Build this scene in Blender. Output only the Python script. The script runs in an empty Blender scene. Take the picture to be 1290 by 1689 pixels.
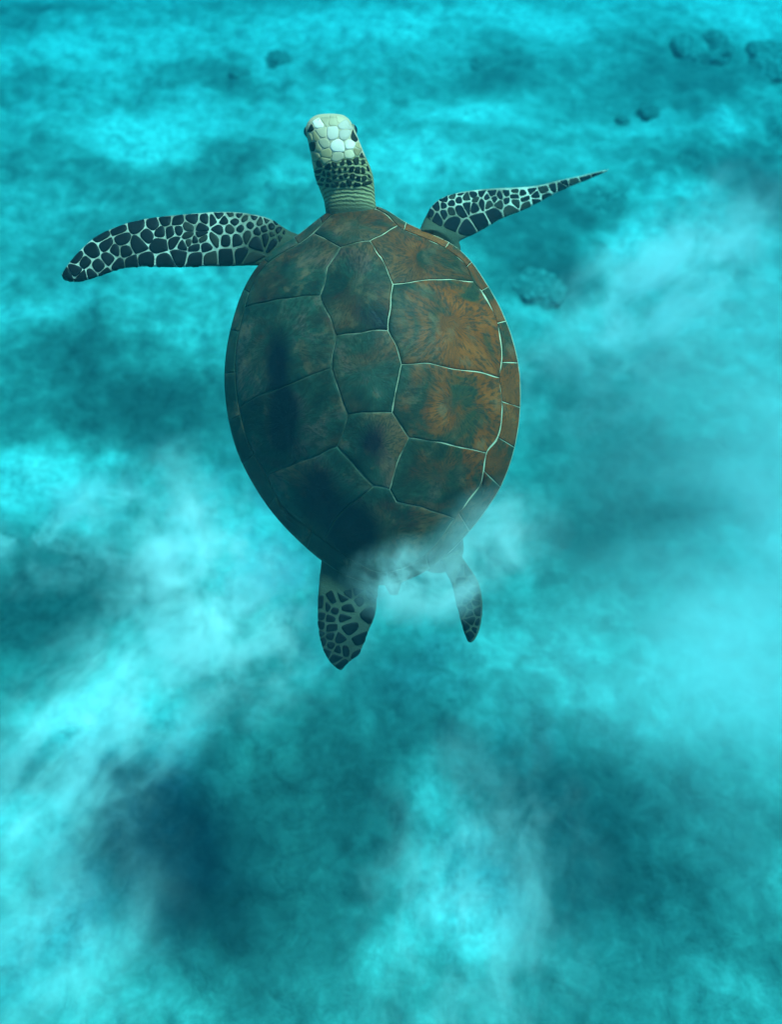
import bpy, bmesh, math, random
from mathutils import Vector, Matrix, noise
from mathutils.bvhtree import BVHTree

random.seed(7)
R = math.radians
scene = bpy.context.scene
COL = scene.collection

# ------------------------------------------------------------------ camera
CAM_H = 2.45
PITCH = 57.0                      # degrees below the horizon
FPX = 1462.7                      # focal length in photo pixels (photo 1290 x 1689)
cam_d = bpy.data.cameras.new('camera')
cam = bpy.data.objects.new('camera', cam_d)
COL.objects.link(cam)
cam.location = (0, 0, CAM_H)
cam.rotation_euler = (R(90 - PITCH), 0, 0)
cam_d.sensor_fit = 'VERTICAL'
cam_d.sensor_height = 24.0
cam_d.lens = 24.0 * FPX / 1689.0
cam_d.clip_start = 0.02
cam_d.clip_end = 200
cam_d.dof.use_dof = True
cam_d.dof.focus_distance = 1.42
cam_d.dof.aperture_fstop = 1.6
scene.camera = cam
CROT = Matrix.Rotation(R(90 - PITCH), 3, 'X')
CLOC = Vector(cam.location)

def ray(px, py):
    return CROT @ Vector(((px - 645) / FPX, -(py - 844.5) / FPX, -1.0))

def at_depth(px, py, d):
    return CLOC + ray(px, py) * d

def on_floor(px, py, z=0.0):
    d = ray(px, py)
    return CLOC + d * ((z - CLOC.z) / d.z)

# ------------------------------------------------------------------ light
SUN_EL, SUN_AZ = 62.0, 34.0       # azimuth from +X towards +Y: the sun stands to the right and ahead
sdir = Vector((math.cos(R(SUN_EL)) * math.cos(R(SUN_AZ)), math.cos(R(SUN_EL)) * math.sin(R(SUN_AZ)), math.sin(R(SUN_EL))))
sun_d = bpy.data.lights.new('sun', 'SUN')
sun_d.energy = 5.0
sun_d.angle = R(8.0)
sun_d.color = (1.0, 0.93, 0.84)
sun = bpy.data.objects.new('sun', sun_d)
COL.objects.link(sun)
sun.location = (3, 3, 8)
sun.rotation_euler = sdir.to_track_quat('Z', 'Y').to_euler()

world = bpy.data.worlds.new('World')
scene.world = world
world.use_nodes = True
wn = world.node_tree
wn.nodes.clear()
sky = wn.nodes.new('ShaderNodeTexSky')
sky.sky_type = 'NISHITA'
sky.sun_disc = False
sky.sun_elevation = R(SUN_EL)
sky.sun_rotation = R(90 - SUN_AZ)
bg = wn.nodes.new('ShaderNodeBackground')
bg.inputs['Strength'].default_value = 0.075
wo = wn.nodes.new('ShaderNodeOutputWorld')
wn.links.new(sky.outputs[0], bg.inputs[0])
wn.links.new(bg.outputs[0], wo.inputs[0])

vs = scene.view_settings
vs.view_transform = 'Standard'
vs.look = 'None'
vs.exposure = 1.35
vs.gamma = 1.0
vs.use_curve_mapping = False
scene.render.engine = 'CYCLES'
cy = scene.cycles
cy.use_denoising = True
cy.max_bounces = 5
cy.diffuse_bounces = 1
cy.glossy_bounces = 2
cy.volume_bounces = 3
cy.use_adaptive_sampling = True
cy.adaptive_threshold = 0.08
cy.transparent_max_bounces = 24
cy.sample_clamp_indirect = 4.0
cy.volume_step_rate = 1.0
cy.volume_max_steps = 256
cy.caustics_reflective = False
cy.caustics_refractive = False

# ------------------------------------------------------------------ node helpers
class NT:
    def __init__(self, name):
        self.m = bpy.data.materials.new(name)
        self.m.use_nodes = True
        self.t = self.m.node_tree
        self.t.nodes.clear()
        self.out = self.t.nodes.new('ShaderNodeOutputMaterial')
    def n(self, typ, ins=None, **props):
        nd = self.t.nodes.new(typ)
        for k, v in props.items():
            setattr(nd, k, v)
        for k, v in (ins or {}).items():
            self.set(nd, k, v)
        return nd
    def set(self, nd, k, v):
        s = nd.inputs[k]
        if isinstance(v, bpy.types.NodeSocket):
            self.t.links.new(v, s)
        elif isinstance(v, bpy.types.Node):
            self.t.links.new(v.outputs[0], s)
        else:
            s.default_value = v
    def math(self, op, a, b=0.0, clamp=False):
        nd = self.n('ShaderNodeMath', operation=op, use_clamp=clamp)
        self.set(nd, 0, a); self.set(nd, 1, b)
        return nd.outputs[0]
    def ramp(self, fac, stops, interp='LINEAR'):
        nd = self.n('ShaderNodeValToRGB')
        nd.color_ramp.interpolation = interp
        el = nd.color_ramp.elements
        while len(el) < len(stops):
            el.new(0.5)
        for e, (p, c) in zip(el, stops):
            e.position = p
            e.color = (c, c, c, 1) if isinstance(c, (int, float)) else (*c, 1)
        self.set(nd, 0, fac)
        return nd.outputs[0]
    def mix(self, fac, a, b, blend='MIX'):
        nd = self.n('ShaderNodeMix', data_type='RGBA', blend_type=blend)
        self.set(nd, 0, fac)
        for i, v in ((6, a), (7, b)):
            if isinstance(v, (tuple, list)):
                v = (*v, 1) if len(v) == 3 else v
            self.set(nd, i, v)
        return nd.outputs[2]
    def noise(self, vec, scale, detail=4.0, rough=0.55, dist=0.0):
        return self.n('ShaderNodeTexNoise', {'Vector': vec, 'Scale': scale, 'Detail': detail, 'Roughness': rough, 'Distortion': dist}).outputs[0]
    def surf(self, col, rough=0.6, bump=None, strength=0.3, dist=0.003, spec=0.25, sss=0.0):
        b = self.n('ShaderNodeBsdfPrincipled')
        self.set(b, 'Base Color', (*col, 1) if isinstance(col, tuple) else col)
        self.set(b, 'Roughness', rough)
        b.inputs['Specular IOR Level'].default_value = spec
        if bump is not None:
            bp = self.n('ShaderNodeBump', {'Height': bump, 'Strength': strength, 'Distance': dist})
            self.t.links.new(bp.outputs[0], b.inputs['Normal'])
        self.t.links.new(b.outputs[0], self.out.inputs['Surface'])
        return self.m

def link(name, me, mat=None, parent=None, label=None, cat=None, group=None, kind=None, smooth=True):
    o = bpy.data.objects.new(name, me)
    COL.objects.link(o)
    if mat is not None and me is not None:
        me.materials.append(mat)
    if parent is not None:
        o.parent = parent
    if me is not None and smooth:
        me.polygons.foreach_set('use_smooth', [True] * len(me.polygons))
    if label: o['label'] = label
    if cat: o['category'] = cat
    if group: o['group'] = group
    if kind: o['kind'] = kind
    return o

def mesh(verts, faces, name='mesh'):
    me = bpy.data.meshes.new(name)
    me.from_pydata([tuple(v) for v in verts], [], faces)
    me.update()
    return me

def fbm(p, oct=4, lac=2.1, gain=0.5):
    a, s, f = 1.0, 0.0, 1.0
    for _ in range(oct):
        s += a * noise.noise(Vector((p[0] * f, p[1] * f, p[2] * f)))
        a *= gain; f *= lac
    return s

# ------------------------------------------------------------------ the sea bed
# dark growth (weed and rubble), a painted turtle shadow and bare bright sand, as patches lying on the sea bed
PATCH = [  # photo pixel, half sizes in pixels, strength (+ dark weed and painted shadow, - bare sand)
    (150, 680, 240, 75, .7), (60, 600, 110, 45, .55), (900, 440, 130, 75, .95), (960, 330, 90, 45, .7),
    (450, 1390, 250, 170, .45), (330, 1560, 150, 110, .4), (1000, 830, 170, 130, .9), (70, 1010, 130, 90, 1.1),  # first entry darkens the bed where the turtle's shadow falls
    (110, 290, 190, 28, .5), (390, 125, 70, 30, .5), (830, 120, 90, 30, .55), (1200, 260, 140, 50, .6),
    (1170, 135, 130, 50, .5), (60, 170, 100, 60, .25), (1100, 1340, 260, 170, .3), (420, 290, 120, 50, .45),
    (290, 640, 140, 90, .5), (560, 1250, 190, 90, .6), (230, 950, 120, 40, .6), (960, 640, 120, 60, .25),
    (900, 1600, 80, 120, .2), (50, 10, 160, 18, .6), (1270, 300, 60, 60, .5), (330, 130, 120, 30, .35),
    (645, 1480, 800, 330, .3), (200, 1050, 420, 160, .3), (1000, 700, 330, 300, .3), (500, 330, 900, 90, .12),
    (240, 235, 95, 42, -.9), (780, 198, 95, 26, -.9), (915, 55, 80, 30, -.8), (1232, 205, 45, 20, -1.1),
    (700, 290, 90, 45, -.6), (1065, 395, 60, 50, -1.0), (620, 25, 160, 25, -.6), (520, 60, 160, 30, -.4),
    (100, 80, 70, 30, -.5), (60, 520, 110, 25, -.5), (930, 530, 150, 35, -.6), (40, 830, 70, 55, -1.2),
    (300, 450, 120, 18, -.5), (1240, 20, 120, 24, -.6), (330, 560, 140, 60, -.1), (145, 1180, 55, 45, -1.1), (430, 930, 110, 80, -.8),
    (1150, 320, 60, 28, -.6), (160, 770, 30, 16, -.7), (1060, 200, 80, 25, -.3), (480, 320, 60, 35, -.7),
    (775, 1520, 120, 130, -1.0), (720, 1330, 60, 70, -.9), (640, 1600, 50, 60, -.5), (830, 1600, 60, 60, -.9), (80, 1530, 130, 120, -.8), (190, 1090, 60, 50, -.7), (270, 1170, 50, 60, -.8), (30, 1330, 90, 50, -.5)]
patches = []
for px, py, rx, ry, s in PATCH:
    c = on_floor(px, py)
    ex = on_floor(px + rx, py) - c
    ey = on_floor(px, py - ry) - c
    patches.append((c.x, c.y, max(ex.x, .05), max(ey.y, .05), s))

def growth_shade(x, y):
    wx = x + 0.14 * noise.noise(Vector((x * 2.1, y * 2.1, 3.3))) + .06 * noise.noise(Vector((x * 6, y * 6, 9.1)))
    wy = y + 0.16 * noise.noise(Vector((x * 2.1, y * 2.1, 7.7))) + .06 * noise.noise(Vector((x * 6, y * 6, 1.7)))
    g = 0.10 + 0.5 * fbm((x * .9 + 5, y * 1.6, 0.3), 4)
    for cx, cy_, rx, ry, s in patches:
        d = ((wx - cx) / rx) ** 2 + ((wy - cy_) / ry) ** 2
        if d < 5:
            g += 1.5 * s * math.exp(-d * 1.1)
    return g

def floor_z(x, y):
    p = (x, y, 0)
    z = 0.13 * noise.noise(Vector((x * .45, y * .45, 2.0)))
    z += 0.05 * noise.noise(Vector((x * 1.7, y * 1.7, 5.0)))
    rough = 0.5 + 0.5 * noise.noise(Vector((x * .8, y * .8, 11.0)))
    rough = max(0.15, min(1.0, rough * 1.25))
    z += 0.034 * rough * fbm((x * 6, y * 6, 8.0), 3)
    # broken coral lying in the sand: sharp little humps with hollows between
    z += 0.045 * rough * (abs(noise.noise(Vector((x * 7.5, y * 7.5, 4.0)))) ** .8 - .25)
    z += 0.026 * rough * abs(noise.noise(Vector((x * 15, y * 15, 14.0))))
    z += 0.006 * math.sin(y * 34 + 5 * noise.noise(Vector((x * 1.5, y * 1.5, 0))) + x * 6) * (1 - rough)
    return z

def axis(lo, hi, step, far):
    a = [lo + i * step for i in range(int(round((hi - lo) / step)) + 1)]
    s = step
    v, w = [], []
    x = hi
    while x < far:
        s *= 1.35; x += s; v.append(min(x, far))
    s, x = step, lo
    while x > -far:
        s *= 1.35; x -= s; w.append(max(x, -far))
    return w[::-1] + a + v

FAR = 24.0
gx = axis(-3.4, 3.4, .020, FAR)
gy = axis(-0.6, 6.4, .020, FAR)
verts, g_att = [], []
for y in gy:
    for x in gx:
        near = abs(x) < 6 and -3 < y < 9
        verts.append((x, y, floor_z(x, y)))
        g_att.append(growth_shade(x, y) if near else 0.2 + 0.36 * fbm((x * .9 + 5, y * 1.6, 0.3), 2))
nx, ny = len(gx), len(gy)
faces = [(j * nx + i, j * nx + i + 1, (j + 1) * nx + i + 1, (j + 1) * nx + i) for j in range(ny - 1) for i in range(nx - 1)]
me = mesh(verts, faces, 'seabed')
at = me.attributes.new('growth_shade', 'FLOAT', 'POINT')
at.data.foreach_set('value', g_att)

t = NT('sand_weed_shade')
pos = t.n('ShaderNodeNewGeometry').outputs['Position']
ga = t.n('ShaderNodeAttribute', attribute_name='growth_shade').outputs['Fac']
n1 = t.noise(pos, 12.0, 6, .68, .4)
n2 = t.noise(pos, 34.0, 5, .66)
n3 = t.noise(pos, 3.2, 5, .6, 1.0)
k = t.math('ADD', ga, t.math('MULTIPLY', t.math('SUBTRACT', n1, .5), 2.4))
k = t.math('ADD', k, t.math('MULTIPLY', t.math('SUBTRACT', n3, .5), 1.2))
k = t.math('ADD', k, t.math('MULTIPLY', t.math('SUBTRACT', n2, .5), 1.5))
colr = t.ramp(t.math('MULTIPLY_ADD', k, .5, clamp=True) if False else t.math('ADD', t.math('MULTIPLY', k, .42), .3, True),
              [(0.0, (.29, .48, .43)), (.26, (.19, .335, .295)), (.46, (.11, .215, .185)), (.72, (.06, .125, .11)), (1.0, (.03, .066, .06))])
speck = t.ramp(n2, [(.34, .60), (.68, 1.22)])
colr = t.mix(1.0, colr, speck, 'MULTIPLY')
hgt = t.math('ADD', n1, t.math('MULTIPLY', n2, .5))
t.surf(colr, .9, hgt, .6, .02, .1)
seabed = link('seabed', me, t.m, kind='structure')

# ------------------------------------------------------------------ the sea surface overhead (light ripples painted on it) and the water itself
SURF_Z = CAM_H + 0.22
verts, faces = [], []
N = 90
for j in range(N + 1):
    for i in range(N + 1):
        x, y = -22 + 44 * i / N, -22 + 44 * j / N
        verts.append((x, y, SURF_Z + .035 * noise.noise(Vector((x * .9, y * .9, 0)))))
faces = [(j * (N + 1) + i, j * (N + 1) + i + 1, (j + 1) * (N + 1) + i + 1, (j + 1) * (N + 1) + i) for j in range(N) for i in range(N)]
me = mesh(verts, faces, 'water_surface')
t = NT('painted_caustics')
pos = t.n('ShaderNodeNewGeometry').outputs['Position']
wn_ = t.n('ShaderNodeTexNoise', {'Vector': pos, 'Scale': 2.2, 'Detail': 2.0})
warp = t.n('ShaderNodeVectorMath', {0: wn_.outputs['Color'], 1: (.55, .55, .55)}, operation='MULTIPLY')
pw = t.n('ShaderNodeVectorMath', {0: pos, 1: warp.outputs[0]}, operation='ADD').outputs[0]
def net(scale, w):
    v = t.n('ShaderNodeTexVoronoi', {'Vector': pw, 'Scale': scale}, feature='DISTANCE_TO_EDGE', voronoi_dimensions='2D')
    return t.ramp(v.outputs['Distance'], [(0.0, 1.0), (w, .35), (w * 3, 0.0)], 'EASE')
a = t.math('MULTIPLY', net(4.2, .09), 1.0)
a = t.math('ADD', a, t.math('MULTIPLY', t.noise(pos, 1.6, 2, .5), .6))
tr = t.ramp(a, [(0.2, .52), (.5, .74), (1.05, 1.0)])  # painted transmission pattern in place of sunlight focused by the waves
tb = t.n('ShaderNodeBsdfTransparent', {'Color': tr})
t.t.links.new(tb.outputs[0], t.out.inputs['Surface'])
link('water_surface', me, t.m, kind='structure')

def water_mat():
    t = NT('clear_sea_water')
    d = 0.8
    sc = (.002, .017, .022)          # scattering per metre
    ab = (.52, .067, .030)          # absorption per metre
    c = [s / d for s in sc]
    ac = [max(0.0, 1 - a / (d * (1 - q))) ** 2 for a, q in zip(ab, c)]
    pv = t.n('ShaderNodeVolumePrincipled', {'Color': (*c, 1), 'Density': d, 'Anisotropy': 0.0, 'Absorption Color': (*ac, 1)})
    pv.inputs['Density Attribute'].default_value = ''
    t.t.links.new(pv.outputs[0], t.out.inputs['Volume'])
    t.m.cycles.homogeneous_volume = True
    return t.m

bm = bmesh.new()
bmesh.ops.create_cube(bm, size=1.0)
z0, z1 = -1.4, SURF_Z + .12
bmesh.ops.transform(bm, matrix=Matrix.Translation((0, 0, (z0 + z1) / 2)) @ Matrix.Diagonal((49, 49, z1 - z0, 1)), verts=bm.verts)
me = bpy.data.meshes.new('haze'); bm.to_mesh(me); bm.free()
link('haze', me, water_mat(), label='clear cyan sea water filling the whole scene', kind='stuff', smooth=False)

# ------------------------------------------------------------------ rocks and rubble on the sea bed
t = NT('algae_covered_stone')
oc = t.n('ShaderNodeTexCoord').outputs['Object']
n1 = t.noise(oc, 7.0, 6, .6, .4)
n2 = t.noise(oc, 30.0, 4, .6)
colr = t.ramp(n1, [(.32, (.04, .085, .075)), (.5, (.075, .15, .13)), (.66, (.17, .31, .27))])
t.surf(colr, .9, t.math('ADD', n1, t.math('MULTIPLY', n2, .4)), .8, .015, .1)
STONE = t.m

def rock_mesh(seed, flat=.6, dent=0.0):
    bm = bmesh.new()
    bmesh.ops.create_icosphere(bm, subdivisions=4, radius=1.0)
    o = Vector((seed * 3.7, seed * 1.3, seed * 7.1))
    for v in bm.verts:
        p = v.co.normalized()
        r = 1 + .28 * noise.noise(p * 1.3 + o) + .14 * noise.noise(p * 3.1 + o) + .07 * noise.noise(p * 7 + o)
        q = p * r
        q.z *= flat
        if dent and q.z > 0:
            q.z -= dent * math.exp(-(q.x ** 2 + q.y ** 2) * 5)
        v.co = q
    me = bpy.data.meshes.new('rock'); bm.to_mesh(me); bm.free()
    me.materials.append(STONE)
    return me

ROCKS = [  # px, py, radius px, flat, dent, name, label, category
    (1157, 82, 42, .55, .55, 'coral_head', 'round dark coral head with a sunken pale crown on far bright sand', 'coral'),
    (1275, 88, 46, .5, .2, 'coral_head', 'broad low coral head with an even top beside the sunken-crowned coral', 'coral'),
    (1030, 188, 14, .8, 0, 'rock', 'small dark knob of rock on sand beyond the flipper tip', 'rock'),
    (1072, 178, 17, .5, 0, 'rock', 'larger low rock beside the small dark knob', 'rock'),
    (1000, 330, 40, .35, .3, 'rock', 'wide faint rock lying right under the thin flipper tip', 'rock'),
    (392, 124, 17, .6, 0, 'rock', 'dark lone stone on open sand ahead of the broad flipper', 'rock'),
    (455, 95, 22, .4, 0, 'rock', 'flat dark slab of rock lying ahead of the turtle head', 'rock'),
    (800, 112, 26, .4, 0, 'rock', 'low dark rubble mound on bright sand ahead of the thin flipper', 'rock'),
    (885, 475, 48, .3, 0, 'rock', 'large flat mottled rock beside the shell edge behind the thin flipper', 'rock'),
    (1140, 265, 24, .4, 0, 'rock', 'low stone between bright sand patches under the far coral', 'rock'),
]
for i, (px, py, rp, flat, dent, nm, lab, cat) in enumerate(ROCKS):
    p = on_floor(px, py)
    r = rp / FPX * (p - CLOC).length
    o = link(nm, rock_mesh(i + 1, flat, dent), None, label=lab, cat=cat)
    o.location = (p.x, p.y, floor_z(p.x, p.y) - r * flat * .38)
    o.scale = (r, r, r)
    o.rotation_euler = (0, 0, i * 1.7)

# ------------------------------------------------------------------ the turtle: frame, tracing helpers
TPIT = 30.0
T0 = at_depth(614, 650, 1.4627)
TM = Matrix.Translation(T0) @ Matrix.Rotation(R(TPIT), 4, 'X')
TI = TM.inverted()
TI3 = TI.to_3x3()
CL = TI @ CLOC                                       # camera in turtle space

def P(px, py, h=0.0, o=None, n=None):
    """where the sight line of a photo pixel meets a plane of the turtle (its own frame)"""
    d = TI3 @ ray(px, py)
    o = Vector((0, 0, h)) if o is None else o
    n = Vector((0, 0, 1)) if n is None else n
    return CL + d * ((o - CL).dot(n) / d.dot(n))

turtle = link('sea_turtle', None, label='green sea turtle with mottled shell rising from a cloud of silt', cat='turtle')
turtle.matrix_world = TM

# ------------------------------------------------------------------ carapace
OUT = [(600, 336), (635, 345), (668, 366), (705, 383), (745, 402), (775, 428), (803, 468), (829, 515), (847, 563), (857, 610),
       (859, 660), (855, 710), (845, 755), (828, 800), (802, 842), (770, 882), (735, 918), (698, 945), (655, 962), (615, 965),
       (575, 952), (532, 926), (490, 890), (450, 847), (418, 800), (392, 748), (377, 695), (370, 640), (372, 585), (383, 530),
       (400, 480), (422, 442), (455, 410), (490, 388), (522, 363), (555, 341)]
CEN = P(612, 648)
outp = [P(*q) - CEN for q in OUT]
outp = [(math.atan2(p.y, p.x), math.hypot(p.x, p.y)) for p in outp]

def periodic(pts):
    pts = sorted(pts)
    xs = [p[0] for p in pts]; ys = [p[1] for p in pts]
    n = len(pts)
    def f(th):
        while th < xs[0]: th += 2 * math.pi
        while th >= xs[0] + 2 * math.pi: th -= 2 * math.pi
        i = 0
        lo, hi = 0, n - 1
        while lo < hi:
            m = (lo + hi + 1) // 2
            if xs[m] <= th: lo = m
            else: hi = m - 1
        i = lo
        def g(k): return xs[k % n] + 2 * math.pi * (k // n), ys[k % n]
        (x0, y0), (x1, y1), (x2, y2), (x3, y3) = g(i - 1), g(i), g(i + 1), g(i + 2)
        u = (th - x1) / (x2 - x1)
        m1 = (y2 - y0) / (x2 - x0) * (x2 - x1); m2 = (y3 - y1) / (x3 - x1) * (x2 - x1)
        u2, u3 = u * u, u ** 3
        return (2 * u3 - 3 * u2 + 1) * y1 + (u3 - 2 * u2 + u) * m1 + (-2 * u3 + 3 * u2) * y2 + (u3 - u2) * m2
    return f
Rout = periodic(outp)
DOME = 0.125

def dome_r(r, th=0.0):
    r = min(r, 1.0)
    h = DOME * (1 - r ** 2.25)
    return h

def dome(x, y):
    dx, dy = x - CEN.x, y - CEN.y
    th = math.atan2(dy, dx)
    r = math.hypot(dx, dy) / Rout(th)
    keel = .006 * math.exp(-(dx / .03) ** 2) * max(0, 1 - r ** 2)
    return dome_r(r) + keel

def on_dome(px, py):
    h = .06
    for _ in range(30):
        p = P(px, py, h)
        h = .5 * h + .5 * dome(p.x, p.y)
    p = P(px, py, h)
    return Vector((p.x, p.y))

def pol(p):
    th = math.atan2(p.y - CEN.y, p.x - CEN.x)
    return th, math.hypot(p.x - CEN.x, p.y - CEN.y) / Rout(th)

def unpol(th, r):
    q = Rout(th) * r
    return Vector((CEN.x + math.cos(th) * q, CEN.y + math.sin(th) * q))

RING = {  # inner line of the marginal scutes
    'R0': (656, 372), 'a': (710, 397), 'b': (748, 419), 'c': (768, 436), 'R1': (780, 464), 'd': (797, 482), 'e': (820, 532), 'f': (829, 590),
    'R2': (824, 622), 'g': (829, 675), 'h': (821, 724), 'R3': (803, 747), 'i': (794, 795), 'R4': (750, 855), 'j': (702, 915),
    'B': (645, 943), 'k': (590, 930), 'L4': (532, 889), 'l': (466, 835), 'L3': (440, 785), 'm': (412, 735), 'L2': (394, 672), 'n': (388, 600),
    'o': (391, 561), 'L1': (404, 507), 'p': (421, 460), 'q': (440, 435), 'r': (474, 412), 'L0': (516, 384), 's': (560, 346), 't': (600, 341), 'u': (630, 348)}
ringp = {k: pol(on_dome(*v)) for k, v in RING.items()}
Rin = periodic([(th, min(r, .975)) for th, r in ringp.values()])
TH = {k: v[0] for k, v in ringp.items()}

def ring_arc(a, b, step=.03):
    """points along the inner marginal line from angle a clockwise (seen from above) to b"""
    t0, t1 = TH[a], TH[b]
    while t1 > t0: t1 -= 2 * math.pi
    n = max(2, int((t0 - t1) / step))
    return [unpol(t0 + (t1 - t0) * i / n, Rin(t0 + (t1 - t0) * i / n)) for i in range(n + 1)]

D = on_dome
J = {'A1': (562, 407), 'A2': (608, 399), 'v12r': (631, 424), 'v2r': (648, 469), 'v23r': (640, 545), 'v3r': (663, 599), 'v34r': (646, 680), 'v4r': (673, 720),
     'v45r': (641, 807), 'w1': (655, 828), 'w2': (700, 836), 'v45l': (614, 801), 'x1': (568, 841), 'v4l': (558, 737), 'v34l': (574, 686), 'v3l': (545, 609),
     'v23l': (553, 553), 'v2l': (528, 487), 'v12l': (541, 440)}
J = {k: D(*v) for k, v in J.items()}

def poly(*items):
    out = []
    for it in items:
        if isinstance(it, tuple):
            out += ring_arc(*it)
        else:
            out.append(J[it])
    res = []
    for i, p in enumerate(out):
        q = out[(i + 1) % len(out)]
        d = (q - p).length
        if d < .0012:
            continue
        n = max(1, int(d / .008))
        res += [p + (q - p) * (j / n) for j in range(n)]
    # growth makes the seams waver; the same shift for both neighbours
    return [p + Vector((noise.noise(Vector((p.x * 28, p.y * 28, 1.0))), noise.noise(Vector((p.x * 28, p.y * 28, 6.0))))) * .0040 for p in res]

SCUTES = [
    poly(('L0', 'R0'), 'A2', 'A1'),
    poly('A1', 'A2', 'v12r', 'v2r', 'v23r', 'v23l', 'v2l', 'v12l'),
    poly('v23l', 'v23r', 'v3r', 'v34r', 'v34l', 'v3l'),
    poly('v34l', 'v34r', 'v4r', 'v45r', 'v45l', 'v4l'),
    poly('v45l', 'v45r', 'w1', 'w2', ('R4', 'L4'), 'x1'),
    poly(('R0', 'R1'), 'v2r', 'v12r', 'A2'),
    poly(('R1', 'R2'), 'v3r', 'v23r', 'v2r'),
    poly(('R2', 'R3'), 'v4r', 'v34r', 'v3r'),
    poly(('R3', 'R4'), 'w2', 'w1', 'v45r', 'v4r'),
    poly(('L1', 'L0'), 'A1', 'v12l', 'v2l'),
    poly(('L2', 'L1'), 'v2l', 'v23l', 'v3l'),
    poly(('L3', 'L2'), 'v3l', 'v34l', 'v4l'),
    poly(('L4', 'L3'), 'v4l', 'v45l', 'x1'),
]
# marginal scutes
marg = [pol(D(*q))[0] for q in ((620, 342), (668, 374), (735, 408), (772, 438), (801, 476), (829, 531), (844, 598), (846, 668), (836, 730), (812, 790), (765, 860), (705, 925),
                                 (640, 950), (575, 940), (510, 890), (450, 825), (412, 755), (385, 690), (378, 615), (385, 545), (407, 480), (440, 432), (490, 400), (530, 365), (572, 341))]
for i in range(len(marg)):
    t0, t1 = marg[i], marg[(i + 1) % len(marg)]
    while t1 > t0: t1 -= 2 * math.pi
    n = max(3, int((t0 - t1) / .03))
    ths = [t0 + (t1 - t0) * j / n for j in range(n + 1)]
    pg = [unpol(t, .998) for t in ths] + [unpol(t, (Rin(t) + .998) / 2) for t in ths[-1:]] + [unpol(t, Rin(t)) for t in ths[::-1]] + [unpol(t, (Rin(t) + .998) / 2) for t in ths[:1]]
    SCUTES.append(pg)

# shell material: pale horn between the plates, with shade painted in
t = NT('pale_horn_seams')
oc = t.n('ShaderNodeTexCoord').outputs['Object']
sx_ = t.n('ShaderNodeSeparateXYZ', {0: oc})
seam_light = t.math('ADD', t.math('MULTIPLY', sx_.outputs[0], 1.5), t.math('MULTIPLY', sx_.outputs[1], .5))  # dim left and rear seams: the shell's shade put into the colour
seam_light = t.math('ADD', seam_light, t.noise(oc, 14, 4, .62))
t.surf(t.mix(t.ramp(seam_light, [(.42, 0.0), (.74, 1.0)]), (.05, .055, .035), (.60, .42, .27)), .5, None, spec=.1)
SEAM = t.m
t = NT('mottled_shell_plate')
oc = t.n('ShaderNodeTexCoord').outputs['Object']
rnd_ = t.n('ShaderNodeObjectInfo').outputs['Random']
off = t.n('ShaderNodeCombineXYZ', {0: t.math('MULTIPLY', rnd_, 9.0), 1: t.math('MULTIPLY', rnd_, 5.0)})
ov = t.n('ShaderNodeVectorMath', {0: oc, 1: off.outputs[0]}, operation='ADD').outputs[0]
ra = t.n('ShaderNodeAttribute', attribute_name='ray').outputs['Fac']
rr = t.n('ShaderNodeAttribute', attribute_name='rad').outputs['Fac']
stv = t.n('ShaderNodeCombineXYZ', {0: t.math('MULTIPLY', ra, 1.0), 1: t.math('MULTIPLY', rr, .35), 2: t.math('MULTIPLY', rnd_, 30.0)})
streak = t.noise(stv.outputs[0], 10.0, 5, .68, .3)
n1 = t.noise(ov, 9.0, 4, .6, .8)
n2 = t.noise(ov, 26.0, 6, .66, .2)
base = t.ramp(n1, [(.30, (.012, .020, .012)), (.42, (.055, .040, .016)), (.52, (.25, .042, .006)), (.70, (.38, .080, .018)), (.8, (.09, .07, .035))])
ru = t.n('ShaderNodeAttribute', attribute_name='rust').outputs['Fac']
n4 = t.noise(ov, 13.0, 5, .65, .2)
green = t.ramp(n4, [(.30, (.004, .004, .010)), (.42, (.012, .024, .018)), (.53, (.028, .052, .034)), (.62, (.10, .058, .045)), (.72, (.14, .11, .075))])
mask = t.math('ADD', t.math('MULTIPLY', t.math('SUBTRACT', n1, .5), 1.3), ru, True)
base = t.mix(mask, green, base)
base = t.mix(t.ramp(streak, [(.46, 0.0), (.58, .75)]), base, (.02, .022, .014))
base = t.mix(t.ramp(n2, [(.56, 0.0), (.68, .5)]), base, (.22, .10, .05))
bl = t.n('ShaderNodeAttribute', attribute_name='blot').outputs['Fac']
bl = t.math('ADD', bl, t.math('MULTIPLY', t.math('SUBTRACT', n4, .5), 1.3))
base = t.mix(t.ramp(bl, [(.25, 0.0), (.65, .92)]), base, (.003, .003, .009))
tone = t.ramp(rnd_, [(0, .8), (1, 1.15)])
base = t.mix(1.0, base, tone, 'MULTIPLY')
t.surf(base, .42, t.math('ADD', n2, t.math('MULTIPLY', streak, .6)), .45, .004, .05)
PLATE = t.m

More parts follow.
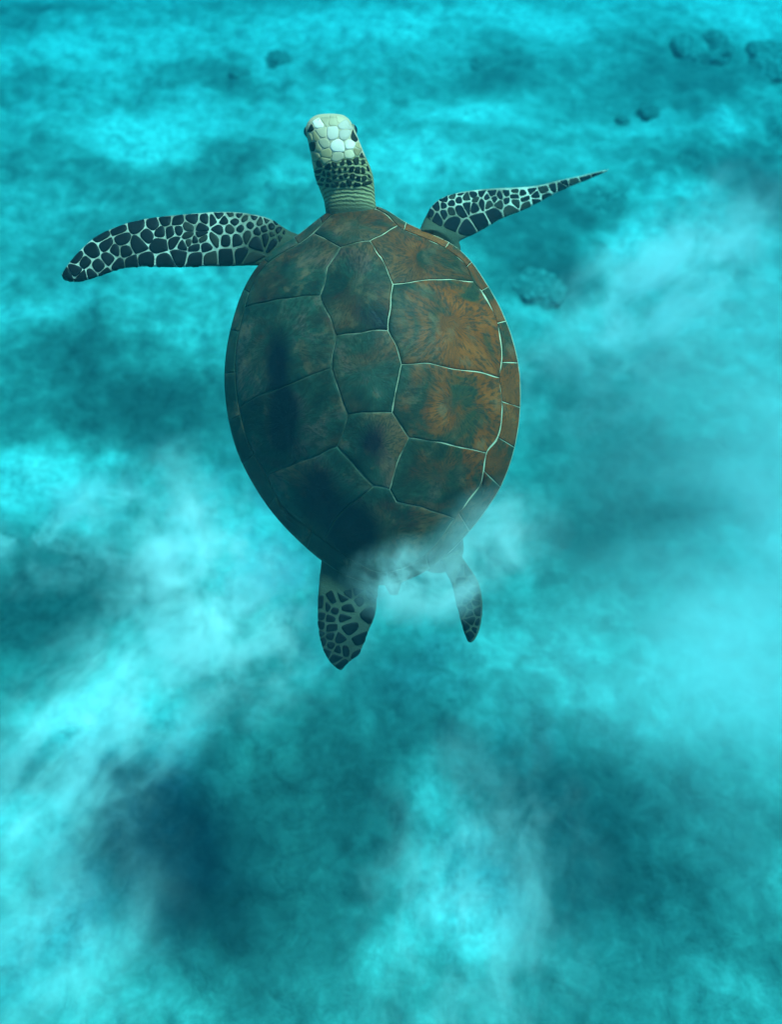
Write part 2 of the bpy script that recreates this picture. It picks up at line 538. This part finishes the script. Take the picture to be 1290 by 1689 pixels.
# base shell: domed top, rolled rim
NR, NS = 26, 120
verts, faces = [(CEN.x, CEN.y, dome(CEN.x, CEN.y) - .0004)], []
for i in range(1, NR + 1):
    for s in range(NS):
        th = 2 * math.pi * s / NS
        p = unpol(th, i / NR)
        verts.append((p.x, p.y, dome(p.x, p.y) - .0004))
for r, z in ((1.0, -.007), (.985, -.014), (.93, -.016), (.86, -.012), (.5, -.012)):
    for s in range(NS):
        p = unpol(2 * math.pi * s / NS, r)
        verts.append((p.x, p.y, z))
verts.append((CEN.x, CEN.y, -.012))
for s in range(NS):
    faces.append((0, 1 + s, 1 + (s + 1) % NS))
NRr = NR + 5
for i in range(NRr - 1):
    for s in range(NS):
        a, b = 1 + i * NS + s, 1 + i * NS + (s + 1) % NS
        faces.append((a, a + NS, b + NS, b))
l = 1 + (NRr - 1) * NS
for s in range(NS):
    faces.append((len(verts) - 1, l + (s + 1) % NS, l + s))
carapace = link('carapace', mesh(verts, faces, 'carapace'), SEAM, turtle)

BLOT = [(on_dome(px, py), rx, ry, w) for px, py, rx, ry, w in ((458, 590, .022, .05, .9), (465, 695, .028, .055, 1.0), (585, 880, .045, .05, 1.0), (520, 815, .04, .05, .8), (610, 730, .03, .04, .6),
        (690, 645, .05, .05, .35), (575, 440, .04, .06, .3), (420, 780, .03, .05, .4))]

def scute(pg, gap=.0022, bulge=.0014):
    n = len(pg)
    c = Vector((sum(p.x for p in pg) / n, sum(p.y for p in pg) / n))
    # inward offset at the edge
    ins = []
    area = sum(pg[i].x * pg[(i + 1) % n].y - pg[(i + 1) % n].x * pg[i].y for i in range(n))
    sg = 1 if area > 0 else -1
    for i in range(n):
        e = (pg[(i + 1) % n] - pg[i - 1])
        nn = Vector((-e.y, e.x)).normalized() * sg
        ins.append(pg[i] + nn * gap * (.75 + .9 * noise.noise(Vector((pg[i].x * 60, pg[i].y * 60, 3.0)))))
    size = math.sqrt(abs(area) / 2)
    levels = [(1.0, -.004, 0), (1.0, -.0002, 0), (.985, bulge * .6, .0), (.95, bulge, 0), (.8, bulge * 1.15, 0), (.6, bulge * 1.2, 0), (.4, bulge * 1.2, 0), (.2, bulge * 1.2, 0)]
    verts, ra, rad = [], [], []
    for s, dz, _ in levels:
        for p in ins:
            q = c + (p - c) * s
            verts.append((q.x, q.y, dome(q.x, q.y) + dz))
            an = math.atan2(p.y - c.y + size * .5, p.x - c.x)
            ra.append(abs(an) * 2.2); rad.append(s * 2)
    verts.append((c.x, c.y, dome(c.x, c.y) + bulge * 1.2)); ra.append(0); rad.append(0)
    faces = []
    for k in range(len(levels) - 1):
        for i in range(n):
            a, b = k * n + i, k * n + (i + 1) % n
            faces.append((a, b, b + n, a + n) if sg > 0 else (a, a + n, b + n, b))
    k = (len(levels) - 1) * n
    for i in range(n):
        a, b = k + i, k + (i + 1) % n
        faces.append((a, b, len(verts) - 1) if sg > 0 else (b, a, len(verts) - 1))
    me = mesh(verts, faces, 'scute')
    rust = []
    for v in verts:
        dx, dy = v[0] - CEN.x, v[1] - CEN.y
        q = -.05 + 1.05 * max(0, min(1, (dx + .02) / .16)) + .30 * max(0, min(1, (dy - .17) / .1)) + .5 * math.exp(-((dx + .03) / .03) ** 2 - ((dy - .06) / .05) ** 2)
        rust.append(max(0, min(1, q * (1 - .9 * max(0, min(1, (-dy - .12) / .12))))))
    blot = [sum(w * math.exp(-((v[0] - b.x) / rx) ** 2 - ((v[1] - b.y) / ry) ** 2) for b, rx, ry, w in BLOT) for v in verts]
    for nm, d in (('ray', ra), ('rad', rad), ('rust', rust), ('blot', blot)):
        me.attributes.new(nm, 'FLOAT', 'POINT').data.foreach_set('value', d)
    return me
for i, pg in enumerate(SCUTES):
    link('scute', scute(pg, .0010 if i < 13 else .0008), PLATE, carapace)

# ------------------------------------------------------------------ body (head, neck, trunk and flippers grown into one surface)
BV, BF = [], []
def add_loft(rings):
    """closed loft through rings of equal length"""
    b = len(BV); k = len(rings[0])
    for r in rings: BV.extend(r)
    for i in range(len(rings) - 1):
        for j in range(k):
            a, c = b + i * k + j, b + i * k + (j + 1) % k
            BF.append((a, c, c + k, a + k))
    for idx, rg in ((0, rings[0]), (len(rings) - 1, rings[-1])):
        m = sum((Vector(v) for v in rg), Vector()) / k
        BV.append(m); mi = len(BV) - 1
        for j in range(k):
            a, c = b + idx * k + j, b + idx * k + (j + 1) % k
            BF.append((c, a, mi) if idx == 0 else (a, c, mi))

# trunk under the shell
rings = []
for f, z in ((.3, .03), (.7, .028), (.86, .012), (.92, -.012), (.92, -.03), (.86, -.055), (.7, -.072), (.4, -.08)):
    rings.append([Vector((*unpol(-2 * math.pi * s / 64, f), z)) for s in range(64)])
add_loft(rings)

def resample(pts, n):
    ds = [0]
    for a, b in zip(pts, pts[1:]):
        ds.append(ds[-1] + (b - a).length)
    out, j = [], 0
    for i in range(n):
        d = ds[-1] * i / (n - 1)
        while j < len(pts) - 2 and ds[j + 1] < d: j += 1
        u = (d - ds[j]) / max(1e-9, ds[j + 1] - ds[j])
        out.append(pts[j].lerp(pts[j + 1], min(1, max(0, u))))
    return out

def smooth_pts(pts, it=2):
    for _ in range(it):
        out = [pts[0]]
        for a, b in zip(pts, pts[1:]):
            out += [a * .75 + b * .25, a * .25 + b * .75]
        pts = out + [pts[-1]]
    return pts

def flipper(lead, trail, thick0, thick1, o, n, tuck=0.0, root=.3):
    """blade between its leading and trailing edge (photo pixels) lying in the plane o, n"""
    n = n.normalized()
    L = resample(smooth_pts([P(*q, o=o, n=n) for q in lead]), 34)
    T = resample(smooth_pts([P(*q, o=o, n=n) for q in trail]), 34)
    rings = []
    for i, (a, b) in enumerate(zip(L, T)):
        s = i / 33
        th = (thick0 + (thick1 - thick0) * s ** .7)
        w = max(0.0, 1 - s / root)
        zc = (a.z + b.z) / 2
        drop = Vector((0, 0, (tuck - zc) * w * w * (3 - 2 * w))) if tuck else Vector()
        rg = []
        K = 24
        for j in range(K):
            ph = 2 * math.pi * j / K
            c = (1 - math.cos(ph)) / 2
            prof = math.sqrt(max(0, c)) * (1 - c) ** .75 * 1.75 + .12 * math.sin(math.pi * c) + .0
            z = th * .5 * prof * (1 if ph <= math.pi else -1)
            # keep the fine edge thick enough to survive as a skin
            flat_ = (a.lerp(b, c).z - zc) * -w if tuck else 0.0
            q = a.lerp(b, c) + Vector((0, 0, flat_)) + n * (z + (.0022 if 0 < ph < math.pi else -.0022 if ph > math.pi else 0)) + drop
            rg.append(q)
        rings.append(rg)
    add_loft(rings)
    return L, T

nL = Vector((.08, .10, 1))
oL = P(440, 405, -.022)
LF_lead = [(505, 392), (478, 384), (462, 372), (444, 360), (408, 352), (370, 349), (312, 353), (268, 357), (223, 364), (185, 376), (147, 397), (122, 424), (104, 447), (101, 457)]
LF_trail = [(520, 440), (470, 440), (424, 438), (376, 440), (331, 440), (300, 442), (255, 441), (215, 441), (190, 446), (163, 456), (140, 464), (116, 466), (105, 462), (101, 457)]
flipper(LF_lead, LF_trail, .038, .012, oL, nL)
nR = Vector((.50, .55, .85)).normalized()
oR = P(735, 385, -.034)
RF_lead = [(690, 385), (699, 362), (712, 338), (727, 327), (759, 318), (806, 313), (850, 312), (885, 309), (918, 300), (948, 294), (975, 287), (1003, 281)]
RF_trail = [(745, 405), (768, 392), (785, 386), (806, 374), (828, 360), (854, 351), (880, 339), (905, 325), (930, 312), (955, 302), (980, 292), (1003, 282)]
flipper(RF_lead, RF_trail, .036, .008, oR, nR)
nHL = Vector((.10, -.15, 1))
oHL = P(570, 1000, -.03)
HL_lead = [(535, 880), (529, 930), (525, 965), (523, 999), (524, 1035), (529, 1064), (541, 1090), (553, 1101), (562, 1106)]
HL_trail = [(640, 900), (628, 950), (623, 985), (620, 1018), (610, 1036), (602, 1060), (592, 1081), (577, 1090), (563, 1106)]
flipper(HL_lead, HL_trail, .030, .012, oHL, nHL)
nHR = Vector((.75, -.05, .62)).normalized()
oHR = P(765, 960, -.05)
HR_lead = [(750, 908), (762, 922), (777, 942), (789, 962), (795, 994), (793, 1024), (786, 1048), (776, 1060)]
HR_trail = [(726, 922), (735, 942), (748, 965), (751, 988), (758, 1012), (764, 1037), (770, 1052), (775, 1060)]
flipper(HR_lead, HR_trail, .026, .010, oHR, nHR)
def add_ball(c, rx, ry, rz):
    rings = []
    for i in range(1, 12):
        a = math.pi * i / 12
        rings.append([c + Vector((rx * math.sin(a) * math.cos(b), ry * math.sin(a) * math.sin(b), rz * math.cos(a))) for b in [-2 * math.pi * j / 24 for j in range(24)]])
    add_loft(rings)
add_ball(P(708, 412, -.042), .055, .038, .022)
add_ball(P(722, 902, -.042), .045, .045, .022)
# tail
rings = []
for i, (px, py, r) in enumerate(((640, 900, .03), (646, 945, .022), (648, 965, .014), (650, 982, .007))):
    c = P(px, py, -.035)
    rings.append([c + Vector((math.cos(a) * r, 0, math.sin(a) * r)) for a in [2 * math.pi * j / 16 for j in range(16)]])
add_loft(rings)
# neck and head
HEAD = [  # y, left x, right x, centre height, height ratio
    (420, 545, 640, -.015, .55), (380, 540, 630, -.012, .62), (350, 537, 622, -.008, .70), (330, 534, 619, -.004, .76), (312, 527, 618, .002, .80),
    (292, 519, 616, .008, .84), (275, 516, 610, .012, .86), (258, 513, 602, .016, .86), (240, 509, 595, .017, .84), (222, 505, 588, .015, .80),
    (210, 505, 583, .010, .74), (201, 510, 578, .004, .66), (195, 517, 572, -.002, .55), (191, 527, 564, -.008, .40), (189, 537, 553, -.010, .25)]
rings = []
for y, xl, xr, zc, hr in HEAD:
    a, b = P(xl, y, zc), P(xr, y, zc)
    c = (a + b) / 2; hw = (b - a).length / 2
    rg = []
    for j in range(32):
        an = -2 * math.pi * j / 32
        ca, sa = math.cos(an), math.sin(an)
        e = .82
        rg.append(c + Vector((math.copysign(abs(ca) ** e, ca) * hw, 0, math.copysign(abs(sa) ** e, sa) * hw * hr)))
    rings.append(rg)
add_loft(rings)

raw = mesh(BV, BF, 'body_raw')
ro = bpy.data.objects.new('body_raw', raw)
COL.objects.link(ro)
rm = ro.modifiers.new('r', 'REMESH'); rm.mode = 'VOXEL'; rm.voxel_size = .0030
sm = ro.modifiers.new('s', 'SMOOTH'); sm.iterations = 4; sm.factor = .5
dg = bpy.context.evaluated_depsgraph_get()
me = bpy.data.meshes.new_from_object(ro.evaluated_get(dg))
bpy.data.objects.remove(ro)
me.name = 'body'
me.materials.clear()
# where the skin is pale head skin or wrinkled neck skin
neck, headm = [], []
pn0, pn1, ph = P(580, 345).y, P(570, 300).y, P(560, 272).y
for v in me.vertices:
    y = v.co.y
    inh = 1.0 if P(480, 300).x < v.co.x < P(650, 300).x else 0.0
    neck.append(inh * max(0, min(1, (y - pn0) / .02 + .5)) * max(0, min(1, (ph - y) / .01)))
    headm.append(inh * max(0, min(1, (y - ph) / .008 + .5)))
trunk = []
for v in me.vertices:
    d = Vector((v.co.x, v.co.y))
    th, rr_ = pol(d)
    q = max(0, min(1, (1.30 - rr_) / .2))
    if v.co.y < CEN.y - .2: q = max(q, .93)
    trunk.append(q)
for nm, d in (('neck', neck), ('headm', headm), ('trunk', trunk)):
    me.attributes.new(nm, 'FLOAT', 'POINT').data.foreach_set('value', d)
t = NT('turtle_skin')
oc = t.n('ShaderNodeTexCoord').outputs['Object']
nk = t.n('ShaderNodeAttribute', attribute_name='neck').outputs['Fac']
hm = t.n('ShaderNodeAttribute', attribute_name='headm').outputs['Fac']
n1 = t.noise(oc, 25, 4, .6)
wav = t.n('ShaderNodeTexWave', {'Vector': oc, 'Scale': 55.0, 'Distortion': 3.0, 'Detail': 2.0, 'Detail Scale': 1.5}, bands_direction='Y').outputs['Fac']
fine = t.n('ShaderNodeTexVoronoi', {'Vector': oc, 'Scale': 160.0}, feature='DISTANCE_TO_EDGE').outputs['Distance']
skin = t.mix(t.ramp(t.noise(oc, 18, 5, .65), [(.36, 0.0), (.64, 1.0)]), (.16, .12, .085), (.62, .47, .37))
nsk = t.mix(wav, (.22, .14, .06), (.42, .28, .14))
tk = t.n('ShaderNodeAttribute', attribute_name='trunk').outputs['Fac']
skin = t.mix(tk, skin, t.mix(n1, (.035, .036, .022), (.08, .07, .04)))
skin = t.mix(nk, skin, nsk)
skin = t.mix(hm, skin, t.mix(n1, (.52, .27, .16), (.75, .42, .28)))
bh = t.math('ADD', t.math('MULTIPLY', t.math('MULTIPLY', wav, nk), 1.0), t.math('MULTIPLY', t.ramp(fine, [(0, 0.0), (.12, 1.0)]), .35))
t.surf(skin, .5, bh, .5, .0025, .1)
body = link('body', me, t.m, turtle)
bvh = BVHTree.FromPolygons([v.co for v in me.vertices], [p.vertices for p in me.polygons])

# ------------------------------------------------------------------ scales on the flippers, head and neck
def scale_mat(name, a, b, rough=.45, c3=None):
    t = NT(name)
    oc = t.n('ShaderNodeTexCoord').outputs['Object']
    rn = t.n('ShaderNodeObjectInfo').outputs['Random']
    n1 = t.noise(oc, 45, 4, .6)
    c = t.mix(n1, a, b)
    if c3: c = t.mix(t.ramp(t.noise(oc, 32, 5, .65), [(.5, 0.0), (.68, .45)]), c, c3)
    c = t.mix(1.0, c, t.ramp(rn, [(0, .65), (1, 1.2)]), 'MULTIPLY')
    return t.surf(c, rough, n1, .2, .002, .06)
S_DARK = scale_mat('dark_flipper_scale', (.003, .003, .005), (.012, .009, .010))
S_OLIVE = scale_mat('olive_brown_scale', (.012, .010, .008), (.036, .026, .017))
S_PALE = scale_mat('pale_head_plate', (.92, .50, .40), (1.0, .62, .50), .5, (.50, .26, .13))
S_WARM = scale_mat('warm_head_plate', (.66, .36, .22), (.82, .48, .32), .5, (.30, .16, .08))
S_TAN = scale_mat('tan_head_plate', (.45, .22, .10), (.62, .34, .18), .5, (.12, .07, .04))

def clip(pg, m, d):
    """keep the side of the line through m where (p - m).d <= 0"""
    out = []
    for i in range(len(pg)):
        a, b = pg[i], pg[(i + 1) % len(pg)]
        da, db = (a - m).dot(d), (b - m).dot(d)
        if da <= 0: out.append(a)
        if (da < 0 < db) or (db < 0 < da):
            out.append(a + (b - a) * (da / (da - db)))
    return out

def cells(outline, seeds):
    outline = [Vector(p) for p in outline]
    seeds = [Vector(s) for s in seeds]
    res = []
    for i, s in enumerate(seeds):
        pg = outline
        for j, q in enumerate(seeds):
            if i == j or (q - s).length > 160: continue
            pg = clip(pg, (s + q) / 2, q - s)
            if len(pg) < 3: break
        if len(pg) >= 3: res.append((i, pg))
    return res

def round_poly(pg, gap, it=2):
    c = sum(pg, Vector((0, 0))) / len(pg)
    r = sum((p - c).length for p in pg) / len(pg)
    if r < gap * 1.3: return None
    out = []
    for p in pg:
        d = p - c
        out.append(c + d * max(.25, (d.length - gap * 1.15) / max(d.length, 1e-6)))
    for _ in range(it):
        q = []
        for a, b in zip(out, out[1:] + out[:1]):
            q += [a * .78 + b * .22, a * .22 + b * .78]
        out = q
    return out

def add_scale(pg, mat, o, n, lift=.0016, gap=2.0, name='scale', it=2):
    pg = round_poly([p + Vector((random.uniform(-1, 1), random.uniform(-1, 1))) * .9 for p in pg], gap, it)
    if pg is None: return
    c = sum(pg, Vector((0, 0))) / len(pg)
    k = len(pg)
    verts = []
    for f, dz in ((1.0, -.0012), (.97, lift * .55), (.78, lift), (.4, lift * 1.15), (0, lift * 1.2)):
        for p in (pg if f else [c]):
            q = c + (p - c) * f
            g = P(q.x, q.y, o=o, n=n)
            d = (g - CL).normalized()
            hit, nn, _, _ = bvh.ray_cast(CL, d)
            if hit is None or (hit - g).length > .06:
                hit, nn, _, _ = bvh.find_nearest(g + n * .012)
            verts.append(hit + nn * dz)
    faces = []
    for r in range(3):
        for i in range(k):
            a, b = r * k + i, r * k + (i + 1) % k
            faces.append((a, a + k, b + k, b))
    for i in range(k):
        faces.append((3 * k + i, 4 * k, 3 * k + (i + 1) % k))
    me = mesh(verts, faces, name)
    nz = sum((p.normal for p in me.polygons), Vector())
    if nz.dot(n) < 0: me.flip_normals()
    return link(name, me, mat, body)

def px4(L):  # left fore flipper close-up to photo pixels
    return [(90 + x * .3178, 330 + y * .3178) for x, y in L]
seedsL = px4([
    # rear edge row
    (1015, 310), (970, 285), (890, 295), (805, 300), (728, 300), (650, 285), (570, 322), (470, 322), (395, 330),
    # hand: big plates to the tip
    (545, 222), (430, 228), (365, 262), (285, 300), (330, 335), (225, 350), (190, 385), (110, 370), (60, 395), (140, 400), (265, 232), (190, 265), (350, 205), (150, 320), (120, 300),
    (240, 185), (330, 150), (430, 130), (480, 180), (310, 265), (255, 385),
    # upper side, larger plates
    (548, 172), (510, 128), (635, 108), (575, 100), (715, 100), (780, 100), (695, 140), (640, 160), (600, 170), (690, 185), (760, 145), (625, 210), (660, 232),
    (720, 215), (725, 240), (770, 200), (785, 235), (760, 180), (700, 215),
    # arm: small crowded plates
    (820, 100), (855, 155), (825, 200), (880, 105), (850, 80), (905, 150), (890, 200), (935, 110), (915, 75), (965, 150), (945, 200), (985, 95), (960, 75), (1015, 130), (1000, 180), (1035, 90),
    (1050, 165), (1070, 115), (1045, 205), (1085, 150), (1100, 105), (1095, 190), (1125, 135), (1130, 180), (1150, 115), (1160, 160), (1175, 195), (1190, 175), (1140, 210), (1205, 200)])
outL = [Vector(p) for p in (LF_lead[1:] + LF_trail[-2:1:-1])]
def sm_outline(pts, it=1):
    pts = [Vector(p) for p in pts]
    for _ in range(it):
        q = []
        for a, b in zip(pts, pts[1:] + pts[:1]):
            q += [a * .75 + b * .25, a * .25 + b * .75]
        pts = q
    return pts
for i, pg in cells(sm_outline(outL), seedsL):
    sx = seedsL[i][0]
    add_scale(pg, S_DARK if (sx < 300 or i % 3) else S_OLIVE, oL, nL, gap=random.uniform(.35, .9) if sx < 330 else random.uniform(.8, 2.5))

def px5(L):
    return [(680 + x * .2636, 260 + y * .2636) for x, y in L]
seedsR = px5([(80, 395), (115, 350), (155, 305), (205, 260), (250, 240), (155, 375), (200, 350), (195, 300), (240, 335), (245, 285), (290, 265), (295, 320), (340, 255), (345, 295), (385, 235),
              (390, 300), (400, 265), (435, 225), (430, 280), (465, 250), (480, 285), (500, 225), (520, 260), (550, 240), (545, 285), (585, 225), (590, 270), (640, 240), (640, 275), (700, 225), (710, 260),
              (770, 240), (720, 285), (345, 445), (420, 395), (510, 345), (610, 315), (770, 270), (250, 400), (840, 235), (830, 205), (950, 148), (880, 185), (930, 180), (1010, 150), (1080, 125), (1160, 100), (300, 215), (640, 210), (740, 205)])
outR = [Vector(p) for p in RF_lead[1:-1] + [(1000, 282)] + RF_trail[-2:0:-1]]
for i, pg in cells(sm_outline(outR), seedsR):
    add_scale(pg, S_DARK if i % 4 else S_OLIVE, oR, nR, gap=random.uniform(.5, 1.5))

def px6(L):
    return [(500 + x * .248, 900 + y * .248) for x, y in L]
seedsHL = px6([(290, 310), (365, 295), (262, 355), (280, 415), (270, 475), (290, 550), (395, 350), (460, 410), (345, 660), (275, 685), (215, 745), (185, 660), (180, 545), (180, 480), (205, 430), (165, 410),
               (120, 465), (115, 535), (125, 640), (235, 620), (250, 800), (190, 605), (120, 410), (155, 710), (370, 710), (105, 590), (440, 330), (235, 690), (210, 380)])
outHL = [Vector(p) for p in [(527, 972)] + HL_lead[3:] + HL_trail[-2:1:-1] + [(600, 968)]]
for i, pg in cells(sm_outline(outHL), seedsHL):
    c = sum(pg, Vector((0, 0))) / len(pg)
    big = i in (5, 7, 8, 10)
    # the fan of bare skin between the plates stays open
    add_scale([c + (p - c).normalized() * min((p - c).length, 17 if big else 13.0) for p in pg], S_DARK, oHL, nHL, gap=1.3)
seedsHR = px6([(1095, 175), (1050, 180), (1135, 235), (1130, 295), (1090, 260), (1155, 345), (1110, 330), (1085, 370), (1110, 400), (1160, 430), (1105, 450), (1115, 500), (1165, 520), (1115, 590), (1060, 300), (1070, 430),
               (1150, 560), (1060, 230), (1145, 385), (1080, 540), (1040, 350)])
outHR = [Vector(p) for p in HR_lead[1:] + HR_trail[-2:1:-1]]
for i, pg in cells(sm_outline(outHR), seedsHR):
    add_scale(pg, S_DARK, oHR, nHR, gap=1.4)

def px3(L):
    return [(460 + x * .1705, 170 + y * .1705) for x, y in L]
oH, nH = P(555, 235, .05), Vector((0, .1, 1))
# crown plates (pale), cheek plates (dark), nape (small dark spots)
crown = px3([(380, 200), (520, 160), (640, 210), (400, 290), (520, 290), (640, 300), (420, 400), (570, 420), (690, 400), (450, 500), (570, 530), (700, 500), (760, 470), (350, 320), (380, 430), (450, 150), (590, 140)])
cheek = px3([(290, 245), (300, 330), (330, 420), (350, 520), (390, 590), (440, 560), (740, 330), (780, 420), (815, 510), (330, 600)])
nape = px3([(480, 620), (545, 610), (610, 590), (680, 585), (750, 560), (810, 560), (385, 665), (440, 690), (475, 690), (530, 660), (590, 650), (640, 640), (700, 640), (760, 655), (820, 655), (870, 640),
            (480, 750), (545, 720), (600, 720), (650, 700), (710, 710), (765, 730), (830, 730), (880, 700), (420, 740), (560, 770), (680, 765), (750, 790), (850, 780), (400, 800), (380, 720), (520, 800), (620, 790), (470, 800)])
outH = [Vector(p) for p in [(523, 312), (517, 289), (514, 265), (509, 240), (505, 220), (512, 203), (522, 195), (540, 191), (560, 191), (572, 197), (581, 210), (588, 224), (595, 243), (603, 262), (612, 285), (617, 308)]]
allH = crown + cheek + nape
for i, pg in cells(sm_outline(outH), allH):
    if i < len(crown):
        add_scale(pg, S_PALE if i in (0, 2, 4, 5, 7, 8) else S_TAN if i in (9, 12, 13, 14) else S_WARM, oH, nH, lift=.0005, gap=.3, it=1)
    elif i < len(crown) + len(cheek):
        add_scale(pg, S_OLIVE if i % 2 else S_TAN, oH, nH, lift=.0007, gap=.8)
    else:
        add_scale(pg, S_OLIVE if i % 3 else S_DARK, oH, nH, lift=.0009, gap=random.uniform(1.0, 2.4))

# eyes
t = NT('wet_dark_eye')
t.surf((.008, .007, .006), .08, None, spec=.6)
EYE = t.m
t = NT('eyelid_skin')
t.surf((.20, .15, .09), .5, None, spec=.3)
LID = t.m
for sx, px, py in ((-1, 506, 217), (1, 586, 213)):
    g = P(px, py, .022)
    hit, nn, _, _ = bvh.find_nearest(g)
    for nm, m, r, off in (('eyelid', LID, .0100, -.0065), ('eye', EYE, .0075, -.0030)):
        bm = bmesh.new()
        bmesh.ops.create_uvsphere(bm, u_segments=20, v_segments=14, radius=r)
        bmesh.ops.transform(bm, matrix=Matrix.Translation(hit + nn * off) @ Matrix.Diagonal((1, 1.25, .8, 1)), verts=bm.verts)
        e = bpy.data.meshes.new(nm); bm.to_mesh(e); bm.free()
        link(nm, e, m, body)

# ------------------------------------------------------------------ silt stirred up behind the turtle
def silt(px, py, depth, rx, ry, rz, rot, dens, lo, hi, nscale, dist, label, stretch=(1, 1, 1), col=(.93, .92, .86), step=1.0, seed=0.0):
    """an ellipsoid of drifting silt; sizes in photo pixels at its own depth, rot in the picture plane"""
    k = depth / FPX
    bm = bmesh.new()
    bmesh.ops.create_icosphere(bm, subdivisions=3, radius=1.0)
    me = bpy.data.meshes.new('silt_cloud'); bm.to_mesh(me); bm.free()
    t = NT('drifting_silt')
    oc = t.n('ShaderNodeTexCoord').outputs['Object']
    ln = t.n('ShaderNodeVectorMath', {0: oc}, operation='LENGTH').outputs['Value']
    # noise in metres, stretched along the drift
    sc = t.n('ShaderNodeVectorMath', {0: oc, 1: (rx * k * stretch[0], ry * k * stretch[1], rz * k * stretch[2])}, operation='MULTIPLY').outputs[0]
    sc = t.n('ShaderNodeVectorMath', {0: sc, 1: (seed * 3.1, seed * 1.7, seed)}, operation='ADD').outputs[0]
    n1 = t.noise(sc, nscale, 4.0, .68, dist * .5)
    dn = t.ramp(n1, [(lo, 0.0), (hi, 1.0)], 'EASE')
    dn = t.math('POWER', dn, 1.6)
    soft = t.ramp(ln, [(.0, 1.0), (.4, .62), (.75, .14), (1.0, 0.0)], 'LINEAR')
    dn = t.math('MULTIPLY', t.math('MULTIPLY', dn, soft), dens)
    pv = t.n('ShaderNodeVolumePrincipled', {'Color': (*col, 1), 'Density': dn, 'Anisotropy': -0.35, 'Absorption Color': (.7, .7, .7, 1)})
    pv.inputs['Density Attribute'].default_value = ''
    t.t.links.new(pv.outputs[0], t.out.inputs['Volume'])
    t.m.cycles.volume_step_rate = step
    o = link('silt_cloud', me, t.m, label=label, cat='silt', kind='stuff')
    M = Matrix.Translation(at_depth(px, py, depth)) @ CROT.to_4x4() @ Matrix.Rotation(R(rot), 4, 'Z') @ Matrix.Diagonal((rx * k, ry * k, rz * k, 1))
    o.matrix_world = M
    return o

silt(1350, 900, 1.80, 480, 700, 260, 6, 5.5, .10, .80, 2.6, .5, 'broad smooth haze of silt drifting off the sunlit side', step=2.0, seed=1)
silt(1150, 1080, 1.75, 440, 210, 170, 0, 5.5, .12, .85, 3.0, .6, 'low soft bank of silt under the broad haze behind the turtle', step=2.0, seed=1.5)
silt(1110, 455, 1.85, 280, 140, 110, 38, 22.0, .34, .72, 9.0, 1.2, 'pale curling crest of silt rising ahead of the broad haze', (1, 1.4, 1), seed=2.6)
silt(395, 950, 1.54, 260, 270, 110, 30, 34.0, .34, .72, 12.0, .4, 'dense bright silt cloud beside the rounded hind flipper', seed=3)
silt(170, 1190, 1.56, 430, 180, 120, 48, 19.0, .36, .75, 12.0, .5, 'bright streak of silt trailing away from the dense cloud', (.75, 1.2, 1), seed=4)
silt(80, 1540, 1.42, 260, 330, 150, -20, 4.5, .30, .78, 10.0, .6, 'loose pale silt in the corner behind the bright streak', (1.3, .8, 1), seed=5)
silt(790, 1510, 1.42, 240, 400, 130, -8, 9.0, .36, .76, 11.0, 1.0, 'wispy thread-like silt plume rising from the weed', (1.4, .8, 1), seed=6)
silt(825, 885, 1.38, 140, 100, 70, 20, 24.0, .28, .75, 11.0, .8, 'small thick puff of silt over the sunlit rear shell edge', seed=7)
silt(700, 958, 1.37, 150, 85, 70, 0, 36.0, .25, .72, 12.0, .8, 'thin silt veil hiding the tail between the hind flippers', seed=8)
silt(950, 600, 1.85, 230, 200, 110, 0, 9.0, .38, .78, 11.0, 1.0, 'thin mottled silt beside the sunlit shell flank', seed=9)
silt(150, 850, 1.80, 300, 130, 100, 15, 20.0, .42, .72, 11.0, .8, 'patchy pale silt between the dark weed and the bright streak', seed=10)
